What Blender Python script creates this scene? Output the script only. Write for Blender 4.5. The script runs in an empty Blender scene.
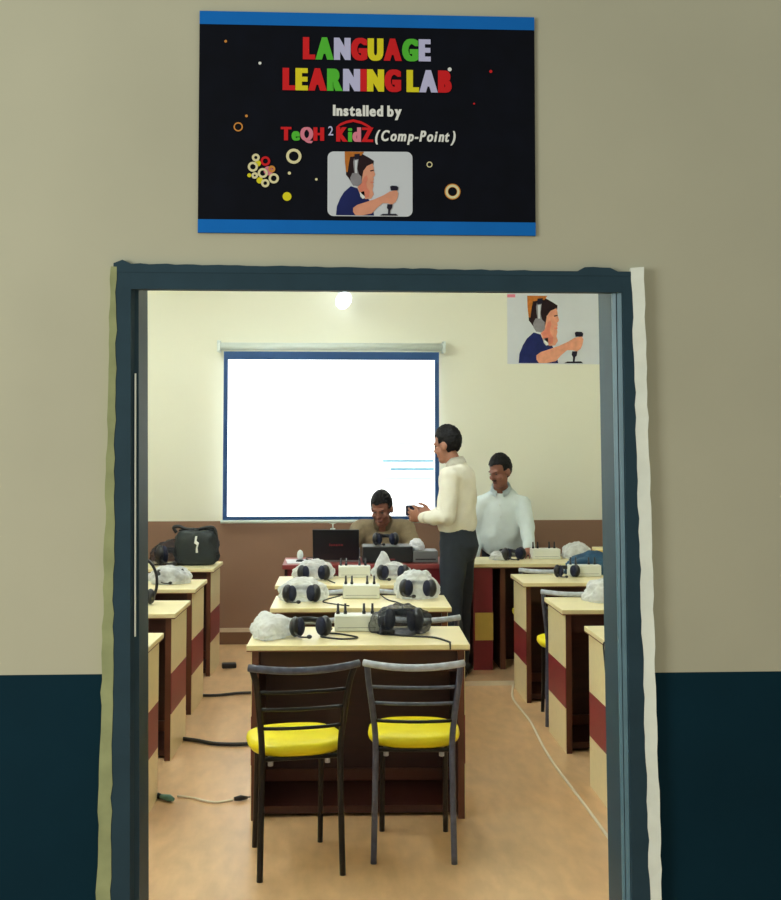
import bpy, bmesh, math, random
from math import radians as R, sin, cos, pi
from mathutils import Vector, Matrix, noise
random.seed(7)
S = bpy.context.scene
COL = S.collection

# ------------------------------------------------------------------ materials
def lin(c):
    return tuple(((v/255)/12.92 if v/255 <= 0.04045 else ((v/255+0.055)/1.055)**2.4) for v in c)
MATS = {}
def mat(name, rgb, rough=0.5, metal=0.0, var=0.06, scale=8.0, bump=0.0, stretch=None, emit=0.0, spec=0.5, alpha=1.0, coat=0.0):
    if name in MATS: return MATS[name]
    m = bpy.data.materials.new(name); m.use_nodes = True
    nt = m.node_tree; b = nt.nodes['Principled BSDF']
    c = lin(rgb)
    b.inputs['Roughness'].default_value = rough
    b.inputs['Metallic'].default_value = metal
    b.inputs['Specular IOR Level'].default_value = spec
    b.inputs['Coat Weight'].default_value = coat
    tc = nt.nodes.new('ShaderNodeTexCoord'); n = nt.nodes.new('ShaderNodeTexNoise')
    n.inputs['Scale'].default_value = scale; n.inputs['Detail'].default_value = 5
    if stretch:
        mp = nt.nodes.new('ShaderNodeMapping'); mp.inputs['Scale'].default_value = stretch
        nt.links.new(tc.outputs['Object'], mp.inputs[0]); nt.links.new(mp.outputs[0], n.inputs['Vector'])
    else:
        nt.links.new(tc.outputs['Object'], n.inputs['Vector'])
    cr = nt.nodes.new('ShaderNodeValToRGB')
    cr.color_ramp.elements[0].position = 0.3; cr.color_ramp.elements[1].position = 0.7
    cr.color_ramp.elements[0].color = tuple(max(0, x*(1-var)) for x in c)+(1,)
    cr.color_ramp.elements[1].color = tuple(min(1, x*(1+var)) for x in c)+(1,)
    nt.links.new(n.outputs[0], cr.inputs[0])
    nt.links.new(cr.outputs[0], b.inputs['Base Color'])
    if emit:
        nt.links.new(cr.outputs[0], b.inputs['Emission Color'])
        b.inputs['Emission Strength'].default_value = emit
    if bump:
        bp = nt.nodes.new('ShaderNodeBump'); bp.inputs['Strength'].default_value = bump
        bp.inputs['Distance'].default_value = 0.01
        nt.links.new(n.outputs[0], bp.inputs['Height']); nt.links.new(bp.outputs[0], b.inputs['Normal'])
    b.inputs['Alpha'].default_value = alpha
    MATS[name] = m
    return m

M = dict(
    wall_out = mat('corridor cream paint', (202,198,172), .85, var=.05, scale=1.6),
    dado_out = mat('dark teal oil paint', (8,46,60), .7, var=.10, scale=3, spec=.12),
    wall_in  = mat('room cream paint', (244,243,224), .85, var=.01, scale=1.5),
    dado_in  = mat('brown dado paint', (146,112,90), .7, var=.05, scale=2),
    skirt    = mat('brown skirting', (120,84,60), .6, var=.05),
    skirttop = mat('pale skirting top', (225,205,180), .6, var=.04),
    ceil     = mat('ceiling white', (240,240,232), .9, var=.02),
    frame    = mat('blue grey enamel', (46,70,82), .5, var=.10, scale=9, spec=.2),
    frame_hi = mat('frame enamel with painted highlight', (92,128,142), .34, var=.12, scale=14),  # lighter copy of the frame enamel, paints the highlight on the right rebate
    plast_o  = mat('olive plaster with painted shade', (172,178,128), .9, var=.14, scale=14, bump=.3),  # olive and white: shaded and lit sides of the plaster, put into colour
    plast_w  = mat('white plaster with painted light', (246,250,236), .9, var=.05, scale=14, bump=.3),
    black_in = mat('printed black', (7,10,22), .7, var=.25, scale=14, spec=.15),
    sign_blue= mat('printed blue', (18,116,206), .7, var=.05, spec=.15),
    p_red    = mat('printed red', (226,36,40), .6, var=.06, spec=.15),
    p_green  = mat('printed green', (92,200,60), .6, var=.06, spec=.15),
    p_lav    = mat('printed lavender', (206,204,240), .6, var=.04, spec=.15),
    p_yel    = mat('printed yellow', (240,226,40), .6, var=.06, spec=.15),
    p_white  = mat('printed white', (246,246,240), .6, var=.02, spec=.15),
    p_pink   = mat('printed pink', (238,140,160), .6, var=.05, spec=.15),
    p_orange = mat('printed orange', (226,150,70), .6, var=.10, spec=.15),
    p_cream  = mat('printed ring cream', (240,230,180), .6, var=.05, spec=.15),
    p_paper  = mat('printed paper grey white', (222,226,232), .6, var=.02, spec=.15),
    p_skin   = mat('printed skin', (236,164,134), .6, var=.10, scale=30, spec=.15),
    p_blush  = mat('printed reddish skin', (232,140,116), .6, var=.10, scale=30, spec=.15),
    p_hair   = mat('printed dark hair', (44,28,32), .6, var=.2, scale=30, spec=.15),
    p_knot   = mat('printed auburn hair', (200,120,50), .6, var=.2, scale=40, spec=.15),
    p_navy   = mat('printed navy', (34,42,98), .6, var=.2, scale=14, spec=.15),
    p_grey   = mat('printed grey', (150,146,152), .6, var=.12, scale=30, spec=.15),
    p_dark   = mat('printed charcoal', (38,34,50), .6, var=.1, spec=.15),
    screen_b = mat('black screen border with painted bloom', (30,76,132), .6, var=.05),  # black border, blue bloom of the bright screen put into its colour
    white_m  = mat('white painted metal', (226,236,232), .45, var=.02),
    cream_l  = mat('cream laminate', (246,232,184), .32, var=.03, scale=5, stretch=(1,6,6)),
    band     = mat('maroon laminate', (132,34,46), .4, var=.08, scale=6),
    edge     = mat('brown edge band', (128,82,50), .5, var=.08),
    dark_l   = mat('dark walnut laminate', (58,24,18), .42, var=.22, scale=5, stretch=(1,1,8)),
    rail_l   = mat('walnut foot rail', (96,52,34), .45, var=.15, scale=5),
    maroon_t = mat('maroon desk top', (150,62,62), .3, var=.06),
    inlay    = mat('mustard laminate', (224,190,92), .4, var=.05),
    blk_steel= mat('black steel tube', (22,20,24), .32, metal=.3, var=.1),
    yel_vinyl= mat('yellow vinyl', (244,226,10), .45, var=.04, scale=14),
    wrap_w   = mat('milky wrapping film', (190,196,210), .3, var=.18, scale=34, bump=.3),
    wrap_d   = mat('dusky wrapping film', (84,88,108), .3, var=.3, scale=34, bump=.3),
    hub_w    = mat('white plastic', (232,234,224), .4, var=.02),
    blk_pl   = mat('black plastic', (16,16,24), .38, var=.15),
    foam     = mat('dark navy foam', (16,22,50), .8, var=.2, scale=40, bump=.4),
    teal_pl  = mat('dark teal plastic', (22,70,100), .45, var=.2, scale=30),
    cord     = mat('black cord rubber', (26,26,30), .55, var=.1),
    cord_w   = mat('pale cord', (238,228,206), .6, var=.05),
    grey_pl  = mat('grey plastic', (118,120,122), .45, var=.06),
    lid_red  = mat('dim red lettering', (126,38,44), .5, var=.05),
    lap_sil  = mat('silver plastic', (180,182,190), .35, var=.03),
    bag_c    = mat('black bag nylon', (24,34,38), .6, var=.35, scale=9, bump=.3),
    bag_t    = mat('bag trim', (12,14,20), .5, var=.2),
    tissue   = mat('crumpled tissue', (232,232,238), .9, var=.06),
    teal_sc  = mat('teal connector', (110,160,150), .5, var=.1),
    skin     = mat('brown skin', (164,112,90), .55, var=.08, scale=20),
    skin_d   = mat('deep brown skin', (140,92,76), .55, var=.08, scale=20),
    hair     = mat('black hair', (13,12,16), .6, var=.3, scale=60, bump=.3, spec=.2),
    lip      = mat('lips', (98,50,46), .5, var=.05),
    eye_w    = mat('eye', (70,60,56), .3, var=.05),
    shirt_c  = mat('cream shirt cotton', (240,236,222), .85, var=.03, scale=18),
    shirt_w  = mat('white shirt cotton', (224,236,238), .85, var=.03, scale=18),
    shirt_k  = mat('khaki shirt cotton', (132,116,90), .85, var=.10, scale=40),
    trouser  = mat('charcoal trouser', (38,46,58), .85, var=.12, scale=20),
    trouser_n= mat('navy trouser', (24,30,46), .85, var=.12, scale=20),
    shoe     = mat('black shoe leather', (16,14,16), .35, var=.1),
    lamp_w   = mat('lit lamp glass', (236,246,255), .3, var=.0, emit=3.2),
    tube_w   = mat('lit tube', (240,249,248), .3, var=.0, emit=104),
)
def plastic_film(name, tint, opac):
    m = bpy.data.materials.new(name); m.use_nodes = True; nt = m.node_tree
    b = nt.nodes['Principled BSDF']; out = nt.nodes['Material Output']
    b.inputs['Base Color'].default_value = lin(tint)+(1,); b.inputs['Roughness'].default_value = .22
    tr = nt.nodes.new('ShaderNodeBsdfTransparent'); mx = nt.nodes.new('ShaderNodeMixShader')
    tc = nt.nodes.new('ShaderNodeTexCoord'); n = nt.nodes.new('ShaderNodeTexNoise'); n.inputs['Scale'].default_value = 22
    n.inputs['Detail'].default_value = 4
    lw = nt.nodes.new('ShaderNodeLayerWeight'); lw.inputs['Blend'].default_value = .35
    cr = nt.nodes.new('ShaderNodeMapRange')
    cr.inputs['From Min'].default_value = .35; cr.inputs['From Max'].default_value = .7
    cr.inputs['To Min'].default_value = max(0, opac-.12); cr.inputs['To Max'].default_value = min(1, opac+.16)
    ad = nt.nodes.new('ShaderNodeMath'); ad.operation = 'MULTIPLY_ADD'; ad.inputs[1].default_value = .85; ad.use_clamp = True
    nt.links.new(tc.outputs['Object'], n.inputs['Vector']); nt.links.new(n.outputs[0], cr.inputs['Value'])
    pw = nt.nodes.new('ShaderNodeMath'); pw.operation = 'POWER'; pw.inputs[1].default_value = 1.7
    nt.links.new(lw.outputs['Facing'], pw.inputs[0]); nt.links.new(pw.outputs[0], ad.inputs[0]); nt.links.new(cr.outputs[0], ad.inputs[2])
    nt.links.new(ad.outputs[0], mx.inputs[0]); nt.links.new(tr.outputs[0], mx.inputs[1])
    tl_ = nt.nodes.new('ShaderNodeBsdfTranslucent'); tl_.inputs[0].default_value = lin(tint)+(1,)
    m2 = nt.nodes.new('ShaderNodeMixShader'); m2.inputs[0].default_value = .45
    nt.links.new(b.outputs[0], m2.inputs[1]); nt.links.new(tl_.outputs[0], m2.inputs[2]); nt.links.new(m2.outputs[0], mx.inputs[2])
    nt.links.new(mx.outputs[0], out.inputs[0])
    return m
M['film_w'] = plastic_film('clear white polythene', (248,252,255), .50)
M['film_o'] = plastic_film('white polythene', (244,247,250), .70)
M['film_d'] = plastic_film('smoky polythene', (40,46,66), .42)

def floor_mat():
    m = mat('tan vinyl floor', (228,188,142), .30, var=.06, scale=2.2, spec=.45)
    nt = m.node_tree; b = nt.nodes['Principled BSDF']
    base = b.inputs['Base Color'].links[0].from_socket
    tc = nt.nodes.new('ShaderNodeTexCoord'); mp = nt.nodes.new('ShaderNodeMapping'); mp.inputs['Scale'].default_value = (3, 1.0, 1)
    n = nt.nodes.new('ShaderNodeTexNoise'); n.inputs['Scale'].default_value = 6; n.inputs['Detail'].default_value = 7
    cr = nt.nodes.new('ShaderNodeValToRGB'); cr.color_ramp.elements[0].position = .35; cr.color_ramp.elements[1].position = .7
    cr.color_ramp.elements[0].color = (.90,.88,.86,1); cr.color_ramp.elements[1].color = (1.06,1.05,1.04,1)
    mx = nt.nodes.new('ShaderNodeMix'); mx.data_type = 'RGBA'; mx.blend_type = 'MULTIPLY'; mx.inputs[0].default_value = 1
    nt.links.new(tc.outputs['Object'], mp.inputs[0]); nt.links.new(mp.outputs[0], n.inputs['Vector']); nt.links.new(n.outputs[0], cr.inputs[0])
    nt.links.new(base, mx.inputs[6]); nt.links.new(cr.outputs[0], mx.inputs[7]); nt.links.new(mx.outputs[2], b.inputs['Base Color'])
    return m
M['floor'] = floor_mat()

def screen_mat():
    m = bpy.data.materials.new('projected image'); m.use_nodes = True; nt = m.node_tree; b = nt.nodes['Principled BSDF']
    b.inputs['Base Color'].default_value = (.8,.8,.8,1); b.inputs['Roughness'].default_value = .9
    b.inputs['Emission Color'].default_value = (.92,.97,1,1); b.inputs['Emission Strength'].default_value = 1.5  # emission stands in for the projector's light on the fabric
    return m
M['screen'] = screen_mat()

# ------------------------------------------------------------------ mesh builder
class MB:
    def __init__(s): s.bm = bmesh.new(); s.mats = []; s.cur = 0
    def m(s, material):
        if material not in s.mats: s.mats.append(material)
        s.cur = s.mats.index(material); return s
    def _new(s, verts, faces, smooth=False):
        vs = [s.bm.verts.new(v) for v in verts]; fs = []
        for f in faces:
            try:
                fc = s.bm.faces.new([vs[i] for i in f]); fc.material_index = s.cur; fc.smooth = smooth; fs.append(fc)
            except ValueError: pass
        return vs, fs
    def box(s, lo, hi, bev=0.0, seg=2, rot=None, about=None):
        x0,y0,z0 = lo; x1,y1,z1 = hi
        v = [(x0,y0,z0),(x1,y0,z0),(x1,y1,z0),(x0,y1,z0),(x0,y0,z1),(x1,y0,z1),(x1,y1,z1),(x0,y1,z1)]
        vs, fs = s._new(v, [(3,2,1,0),(4,5,6,7),(0,1,5,4),(1,2,6,5),(2,3,7,6),(3,0,4,7)])
        if bev:
            es = list({e for f in fs for e in f.edges})
            r = bmesh.ops.bevel(s.bm, geom=es, offset=bev, segments=seg, profile=.5, affect='EDGES')
            for f in r['faces']: f.material_index = s.cur
        if rot is not None:
            vv = {v for f in s.bm.faces for v in f.verts} if False else None
        return s
    def prism(s, pts, y0, y1):           # outline in XZ, extruded along Y
        n = len(pts)
        v = [(x,y0,z) for x,z in pts]+[(x,y1,z) for x,z in pts]
        s._new(v, [tuple(range(n)), tuple(range(2*n-1,n-1,-1))]+[(i,i+n,(i+1)%n+n,(i+1)%n) for i in range(n)]); return s
    def extz(s, pts, z0, z1):            # outline in XY, extruded along Z
        n = len(pts)
        v = [(x,y,z0) for x,y in pts]+[(x,y,z1) for x,y in pts]
        s._new(v, [tuple(range(n-1,-1,-1)), tuple(range(n,2*n))]+[(i,(i+1)%n,(i+1)%n+n,i+n) for i in range(n)]); return s
    def loft(s, pts, rads, side=None, n=12, close=True):
        """rings along pts; rads scalar or (a,b): a along side axis, b along the other"""
        pts = [Vector(p) for p in pts]; rings = []; prev = None
        for i,p in enumerate(pts):
            t = (pts[min(i+1,len(pts)-1)]-pts[max(i-1,0)])
            t = t.normalized() if t.length > 1e-9 else Vector((0,0,1))
            if side is not None: a = Vector(side)
            elif prev is not None: a = prev
            else: a = Vector((1,0,0)) if abs(t.x) < .9 else Vector((0,1,0))
            a = (a - t*a.dot(t)); a = a.normalized() if a.length > 1e-6 else t.orthogonal().normalized()
            prev = a; b = t.cross(a)
            r = rads[i] if isinstance(rads,(list,tuple)) and not (len(rads)==2 and not isinstance(rads[0],(list,tuple)) and len(pts)!=2) else rads
            ra, rb = r if isinstance(r,(list,tuple)) else (r,r)
            rings.append([s.bm.verts.new(p+a*(ra*cos(2*pi*k/n))+b*(rb*sin(2*pi*k/n))) for k in range(n)])
        for i in range(len(rings)-1):
            for k in range(n):
                f = s.bm.faces.new([rings[i][k], rings[i][(k+1)%n], rings[i+1][(k+1)%n], rings[i+1][k]]); f.material_index = s.cur; f.smooth = True
        if close:
            for rg in (list(reversed(rings[0])), rings[-1]):
                f = s.bm.faces.new(rg); f.material_index = s.cur
        return s
    def tube(s, pts, r, n=8, sub=0):
        pts = [Vector(p) for p in pts]
        if sub and len(pts) > 2:
            out = []
            for i in range(len(pts)-1):
                p0 = pts[max(i-1,0)]; p1 = pts[i]; p2 = pts[i+1]; p3 = pts[min(i+2,len(pts)-1)]
                for k in range(sub):
                    t = k/sub
                    out.append(.5*((2*p1)+(p2-p0)*t+(2*p0-5*p1+4*p2-p3)*t*t+(3*p1-p0-3*p2+p3)*t**3))
            out.append(pts[-1]); pts = out
        return s.loft(pts, [r]*len(pts), n=n)
    def ell(s, c, r, rot=None, sub=3):
        res = bmesh.ops.create_icosphere(s.bm, subdivisions=sub, radius=1)
        mt = Matrix.Translation(Vector(c)) @ (rot.to_4x4() if rot else Matrix.Identity(4)) @ Matrix.Diagonal((r[0],r[1],r[2],1))
        bmesh.ops.transform(s.bm, matrix=mt, verts=res['verts'])
        for v in res['verts']:
            for f in v.link_faces: f.material_index = s.cur; f.smooth = True
        return s
    def disc(s, c, r, y, n=24, r_in=0):  # flat in XZ at depth y, facing -Y
        x,z = c
        o = [(x+r*cos(2*pi*k/n), y, z+r*sin(2*pi*k/n)) for k in range(n)]
        if not r_in: s._new(o, [tuple(range(n))])
        else:
            i = [(x+r_in*cos(2*pi*k/n), y, z+r_in*sin(2*pi*k/n)) for k in range(n)]
            s._new(o+i, [(k,(k+1)%n,n+(k+1)%n,n+k) for k in range(n)])
        return s
    def poly(s, pts, y):
        s._new([(x,y,z) for x,z in pts], [tuple(range(len(pts)))]); return s
    def build(s, name, parent=None, bevel=None):
        me = bpy.data.meshes.new(name)
        bmesh.ops.recalc_face_normals(s.bm, faces=s.bm.faces[:])
        s.bm.to_mesh(me); s.bm.free()
        for mm in s.mats: me.materials.append(mm)
        o = bpy.data.objects.new(name, me); COL.objects.link(o)
        if parent: o.parent = parent
        return o

def tag(o, label=None, cat=None, group=None, kind=None):
    if label: o['label'] = label
    if cat: o['category'] = cat
    if group: o['group'] = group
    if kind: o['kind'] = kind
    return o
def thing(name, loc, label, cat, rz=0, group=None):
    o = bpy.data.objects.new(name, None); COL.objects.link(o); o.empty_display_size = .1
    o.location = loc; o.rotation_euler = (0,0,rz)
    return tag(o, label, cat, group)
def place(o, loc, rz=0):
    o.location = loc; o.rotation_euler = (0,0,rz); return o
def copy_tree(root, loc, rz, label, group=None):
    kids = {}
    for o in bpy.data.objects:
        if o.parent: kids.setdefault(o.parent.name, []).append(o)
    def rec(o, parent):
        c = o.copy(); COL.objects.link(c); c.parent = parent
        for k in kids.get(o.name, []): rec(k, c)
        return c
    r = rec(root, None); r.location = loc; r.rotation_euler = (0,0,rz); r['label'] = label
    if group: r['group'] = group
    return r
def remesh(mb, name, voxel, parent, material, smooth=6, wrinkle=0.0, wscale=9.0):
    o = mb.build(name)
    md = o.modifiers.new('r','REMESH'); md.mode = 'VOXEL'; md.voxel_size = voxel; md.use_smooth_shade = True
    sm = o.modifiers.new('s','SMOOTH'); sm.iterations = smooth; sm.factor = .5
    dg = bpy.context.evaluated_depsgraph_get()
    me = bpy.data.meshes.new_from_object(o.evaluated_get(dg))
    old = o.data; o.modifiers.clear(); o.data = me; bpy.data.meshes.remove(old); me.name = name
    me.materials.clear(); me.materials.append(material)
    for p in me.polygons: p.use_smooth = True; p.material_index = 0
    if wrinkle:
        nv = [v.normal.copy() for v in me.vertices]
        for v,n in zip(me.vertices, nv):
            q = v.co*wscale
            v.co += n*wrinkle*noise.noise(Vector((q.x*1.6,q.y*1.6,q.z*1.1)))
    if parent: o.parent = parent
    return o

# ------------------------------------------------------------------ setting
YF, YB = 3.07, 3.22        # corridor face and room face of the front wall
BK = 9.12                  # back wall
XL, XR = -2.25, 2.65
ZC = 3.05
b = MB()
ox0, ox1, oz = -.572, .848, 2.02      # opening in masonry
for (x0,x1,z0,z1) in ((-3.4,ox0,.0,.954),(ox1,3.6,.0,.943)):
    b.m(M['dado_out']).box((x0,YF,z0),(x1,YF+.012,z1)); b.m(M['wall_in']).box((x0,YF+.012,z0),(x1,YB,z1))
for (x0,x1,z0,z1) in ((-3.4,ox0,.954,3.5),(ox1,3.6,.943,3.5),(ox0,ox1,oz,3.5)):
    b.m(M['wall_out']).box((x0,YF,z0),(x1,YF+.012,z1)); b.m(M['wall_in']).box((x0,YF+.012,z0),(x1,YB,z1))
tag(b.build('wall_front'), kind='structure')
b = MB(); b.m(M['dado_in']).box((XL,BK,0),(XR,BK+.1,.956)); b.m(M['wall_in']).box((XL,BK,.956),(XR,BK+.1,ZC)); tag(b.build('wall_back'), kind='structure')
b = MB(); b.m(M['dado_in']).box((XL-.1,YB,0),(XL,BK+.1,.956)); b.m(M['wall_in']).box((XL-.1,YB,.956),(XL,BK+.1,ZC)); tag(b.build('wall_left'), kind='structure')
b = MB(); b.m(M['dado_in']).box((XR,YB,0),(XR+.1,BK+.1,.956)); b.m(M['wall_in']).box((XR,YB,.956),(XR+.1,BK+.1,ZC)); tag(b.build('wall_right'), kind='structure')
b = MB(); b.m(M['ceil']).box((XL-.1,YB,ZC),(XR+.1,BK+.1,ZC+.1)); tag(b.build('ceiling'), kind='structure')
b = MB(); b.m(M['floor']).box((-4,-3,-.1),(4,BK+.1,0)); tag(b.build('floor'), kind='structure')
b = MB(); b.m(M['skirt']).box((XL,BK-.014,0),(XR,BK,.095)); b.m(M['skirttop']).box((XL,BK-.018,.095),(XR,BK,.125)); tag(b.build('baseboard_back'), kind='structure')
PZ = .03
b = MB(); b.m(M['floor']).box((-.36,7.48,0),(XR,BK-.02,PZ)); b.m(M['cord_w']).box((-.36,7.472,0),(XR,7.48,PZ)); tag(b.build('trim_1'), kind='structure')   # low step under the teacher's end

# door frame
d1 = bpy.data.objects.new('door_1', None); COL.objects.link(d1); d1.location = (.138,YF,0); tag(d1, kind='structure')
def off(pts): return [(x-.138, y-YF) for x,y in pts]
HZ = 1.963
def lean(b, top, bot, z0, z1):      # outline at z=1.95 and at z=.38, extended straight
    f = lambda z: [(t[0]+(q[0]-t[0])*(1.95-z)/1.57-.138, t[1]-YF) for t,q in zip(top,bot)]
    lo, hi = f(z0), f(z1); n = len(lo)
    b._new([(x,y,z0) for x,y in lo]+[(x,y,z1) for x,y in hi], [tuple(range(n-1,-1,-1)), tuple(range(n,2*n))]+[(i,(i+1)%n,(i+1)%n+n,i+n) for i in range(n)])
F0, F1 = YF-.012, YB+.012
b = MB(); b.m(M['frame']); lean(b, [(-.580,F0),(-.528,F0),(-.520,YF+.004),(-.511,YF+.010),(-.511,F1),(-.580,F1)], [(-.575,F0),(-.512,F0),(-.504,YF+.004),(-.491,YF+.010),(-.491,F1),(-.575,F1)], 0, oz); b.build('frame_jamb', d1)
b = MB(); b.m(M['plast_w']); lean(b, [(-.5195,YF-.001),(-.516,YF-.001),(-.516,YF+.012),(-.5195,YF+.012)], [(-.5035,YF-.001),(-.500,YF-.001),(-.500,YF+.012),(-.5035,YF+.012)], 1.05, 1.74); b.build('edge_glint', d1)  # pale strip painted for the light along the left rebate edge
b = MB(); b.m(M['frame']); lean(b, [(.840,F0),(.790,F0),(.788,YF+.004),(.764,YF+.016),(.764,F1),(.840,F1)], [(.862,F0),(.797,F0),(.795,YF+.004),(.777,YF+.016),(.777,F1),(.862,F1)], 0, oz); b.build('frame_jamb', d1)
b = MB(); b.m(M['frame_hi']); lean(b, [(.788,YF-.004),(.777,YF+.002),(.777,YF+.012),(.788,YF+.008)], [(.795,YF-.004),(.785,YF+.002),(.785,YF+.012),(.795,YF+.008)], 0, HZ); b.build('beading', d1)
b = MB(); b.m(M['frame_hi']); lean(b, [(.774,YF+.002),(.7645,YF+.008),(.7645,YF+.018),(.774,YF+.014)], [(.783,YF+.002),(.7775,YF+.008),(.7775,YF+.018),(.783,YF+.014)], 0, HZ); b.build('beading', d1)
b = MB(); b.m(M['frame']).extz(off([(-.535,YF-.0118),(.812,YF-.0118),(.812,YF+.018),(-.535,YF+.018)]), HZ, oz); b.build('frame_head', d1)
# ragged plaster repairs round the frame, side light put into tones and slant
def ragged(name, xs_in, xs_out, z0, z1, material, amp, y0=YF-.006, y1=YF-.006, n=60, seed=0):
    random.seed(seed); L=[]; Rr=[]
    for i in range(n+1):
        t = i/n; z = z0+(z1-z0)*t
        a = xs_in[0]+(xs_in[1]-xs_in[0])*t + amp*(random.random()-.5); c = xs_out[0]+(xs_out[1]-xs_out[0])*t + amp*.8*(random.random()-.5)
        L.append((a,z)); Rr.append((c,z))
    bb = MB(); bb.m(material); m_ = len(L)
    V = [(x,y0,z) for x,z in L]+[(x,y1,z) for x,z in Rr]+[(x,YF+.001,z) for x,z in L]+[(x,YF+.001,z) for x,z in Rr]
    Fc = []
    for i in range(m_-1):
        a,c,d,e = i, m_+i, 2*m_+i, 3*m_+i
        Fc += [(a,c,c+1,a+1),(d,d+1,e+1,e),(a,a+1,d+1,d),(c,e,e+1,c+1)]
    Fc += [(0,2*m_,3*m_,m_),(m_-1,2*m_-1,4*m_-1,3*m_-1)]
    bb._new(V, Fc); return tag(bb.build(name), kind='structure')
ragged('trim_2', (-.5605,-.566), (-.600,-.580), 0, oz+.002, M['plast_o'], .006, seed=3, y0=YF-.0135, y1=YF-.018)
ragged('trim_3', (.852,.814), (.878,.842), 0, oz+.010, M['plast_w'], .005, seed=5, y0=YF-.0135, y1=YF-.033)
def ragged_top():
    random.seed(9); n=60; A=[]; B=[]
    for i in range(n+1):
        t=i/n; x=ox0-.002+(ox1-.02-ox0)*t
        A.append((x,oz-.012)); B.append((x, oz+.010-.014*t+.003*random.random()+(.010 if i==1 else 0)+(.012 if 53<i<58 else 0)))
    bb = MB(); bb.m(M['frame']).prism(A+B[::-1], YF-.0135, YF+.001); return tag(bb.build('trim_4'), kind='structure')
ragged_top()

# ------------------------------------------------------------------ lettering
def glyph(ch, bold=.028, shear=0.0):
    cu = bpy.data.curves.new('g','FONT'); cu.body = ch; cu.size = 1; cu.offset = bold; cu.shear = shear; cu.resolution_u = 4
    o = bpy.data.objects.new('g', cu); COL.objects.link(o)
    dg = bpy.context.evaluated_depsgraph_get(); dg.update()
    me = bpy.data.meshes.new_from_object(o.evaluated_get(dg))
    vs = [tuple(v.co) for v in me.vertices]; fs = [tuple(p.vertices) for p in me.polygons]
    bpy.data.objects.remove(o); bpy.data.curves.remove(cu); bpy.data.meshes.remove(me)
    return vs, fs
def text_line(mb, s, x0, x1, z0, z1, y, mats, bold=.028, gap=.06, shear=0.0, fat=0.0):
    """lay the characters of s out between x0 and x1, cap height z0..z1, facing -Y"""
    cur = 0; items = []; top = 0
    for i,ch in enumerate(s):
        if ch == ' ': cur += .26; continue
        vs, fs = glyph(ch, bold, shear)
        mn = min(v[0] for v in vs); mx = max(v[0] for v in vs)
        items.append((i, vs, fs, cur-mn)); cur += mx-mn+gap
    W = cur-gap; caps = glyph('L', bold)[0]; h = max(v[1] for v in caps)
    for i,vs,fs,dx in items:
        mb.m(mats[i % len(mats)])
        for q,sh in enumerate((0,)+((-fat,fat,-fat/2,fat/2) if fat else ())):
            mb._new([(x0+(v[0]+dx+sh)/W*(x1-x0), y-.00005*q, z0+v[1]/h*(z1-z0)) for v in vs], fs)

# ------------------------------------------------------------------ printed girl picture (flat print)
def girl(parent, x0, z0, sx, y, step=.0006):
    """picture outline in units of a 781x639 grid, y down; x0,z0 = place of grid (0,0); sx = metres per unit"""
    P = lambda pts: [(x0+a*sx, z0-c*sx) for a,c in pts]
    b = MB()
    b.m(M['p_hair']).poly(P([(215,250),(212,140),(235,95),(330,85),(385,115),(424,140),(420,172),(390,180),(345,215),(330,330),(270,330),(232,270)]), y-step)
    b.m(M['p_knot']).poly(P([(206,150),(204,72),(350,72),(330,100),(245,112),(236,160),(226,230),(214,225)]), y-2*step)
    b.build('printed_hair', parent)
    b = MB()
    b.m(M['p_skin']).poly(P([(345,218),(372,180),(415,160),(423,190),(425,215),(434,244),(428,258),(420,264),(424,285),(415,300),(421,330),(414,362),(424,395),(404,428),(360,432),(318,390),(300,340),(326,318),(336,270)]), y-2*step)
    b.m(M['p_blush']).poly(P([(338,300),(352,262),(372,250),(378,280),(366,312),(372,345),(392,372),(386,415),(366,420),(330,390),(306,345),(326,320)]), y-3*step)
    b.m(M['p_blush']).poly(P([(396,300),(421,298),(423,308),(402,312)]), y-3.2*step)
    b.m(M['p_hair']).poly(P([(396,214),(424,208),(424,216),(398,222)]), y-3.4*step)
    b.m(M['p_white']).poly(P([(318,382),(352,372),(356,425),(338,430),(322,410)]), y-3*step)
    b.build('printed_face', parent)
    b = MB(); b.m(M['p_navy']).poly(P([(140,556),(146,490),(170,430),(200,380),(250,335),(300,350),(318,392),(345,430),(372,408),(388,440),(408,470),(426,556)]), y-1.5*step); b.build('printed_shirt', parent)
    b = MB(); b.m(M['p_skin']).poly(P([(268,500),(300,476),(360,456),(430,432),(500,400),(545,372),(596,362),(608,384),(602,420),(588,452),(560,472),(530,462),(490,462),(445,500),(410,540),(340,556),(286,556),(268,530)]), y-4*step); b.build('printed_arm', parent)
    b = MB(); b.m(M['p_grey']).poly(P([(268,150),(276,120),(312,112),(306,150),(300,200),(312,250),(280,255),(272,200)]), y-4*step)
    b.m(M['p_grey']).poly(P([(246,270),(262,236),(300,232),(330,262),(332,310),(304,336),(266,328),(248,300)]), y-5*step)
    b.m(M['p_dark']).poly(P([(278,92),(318,88),(314,128),(276,134)]), y-5*step)
    b.m(M['p_paper']).poly(P([(280,140),(302,136),(296,200),(298,236),(282,236)]), y-6*step); b.build('printed_headset', parent)
    b = MB(); b.m(M['p_dark']).poly(P([(546,336),(560,328),(596,330),(608,342),(604,364),(552,366)]), y-6*step); b.build('printed_microphone', parent)
    b = MB(); b.m(M['p_dark']).poly(P([(526,470),(564,470),(560,500),(548,512),(544,543),(590,542),(606,556),(468,556),(490,544),(530,543),(532,512),(522,496)]), y-6*step); b.build('printed_microphone_stand', parent)

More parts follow.
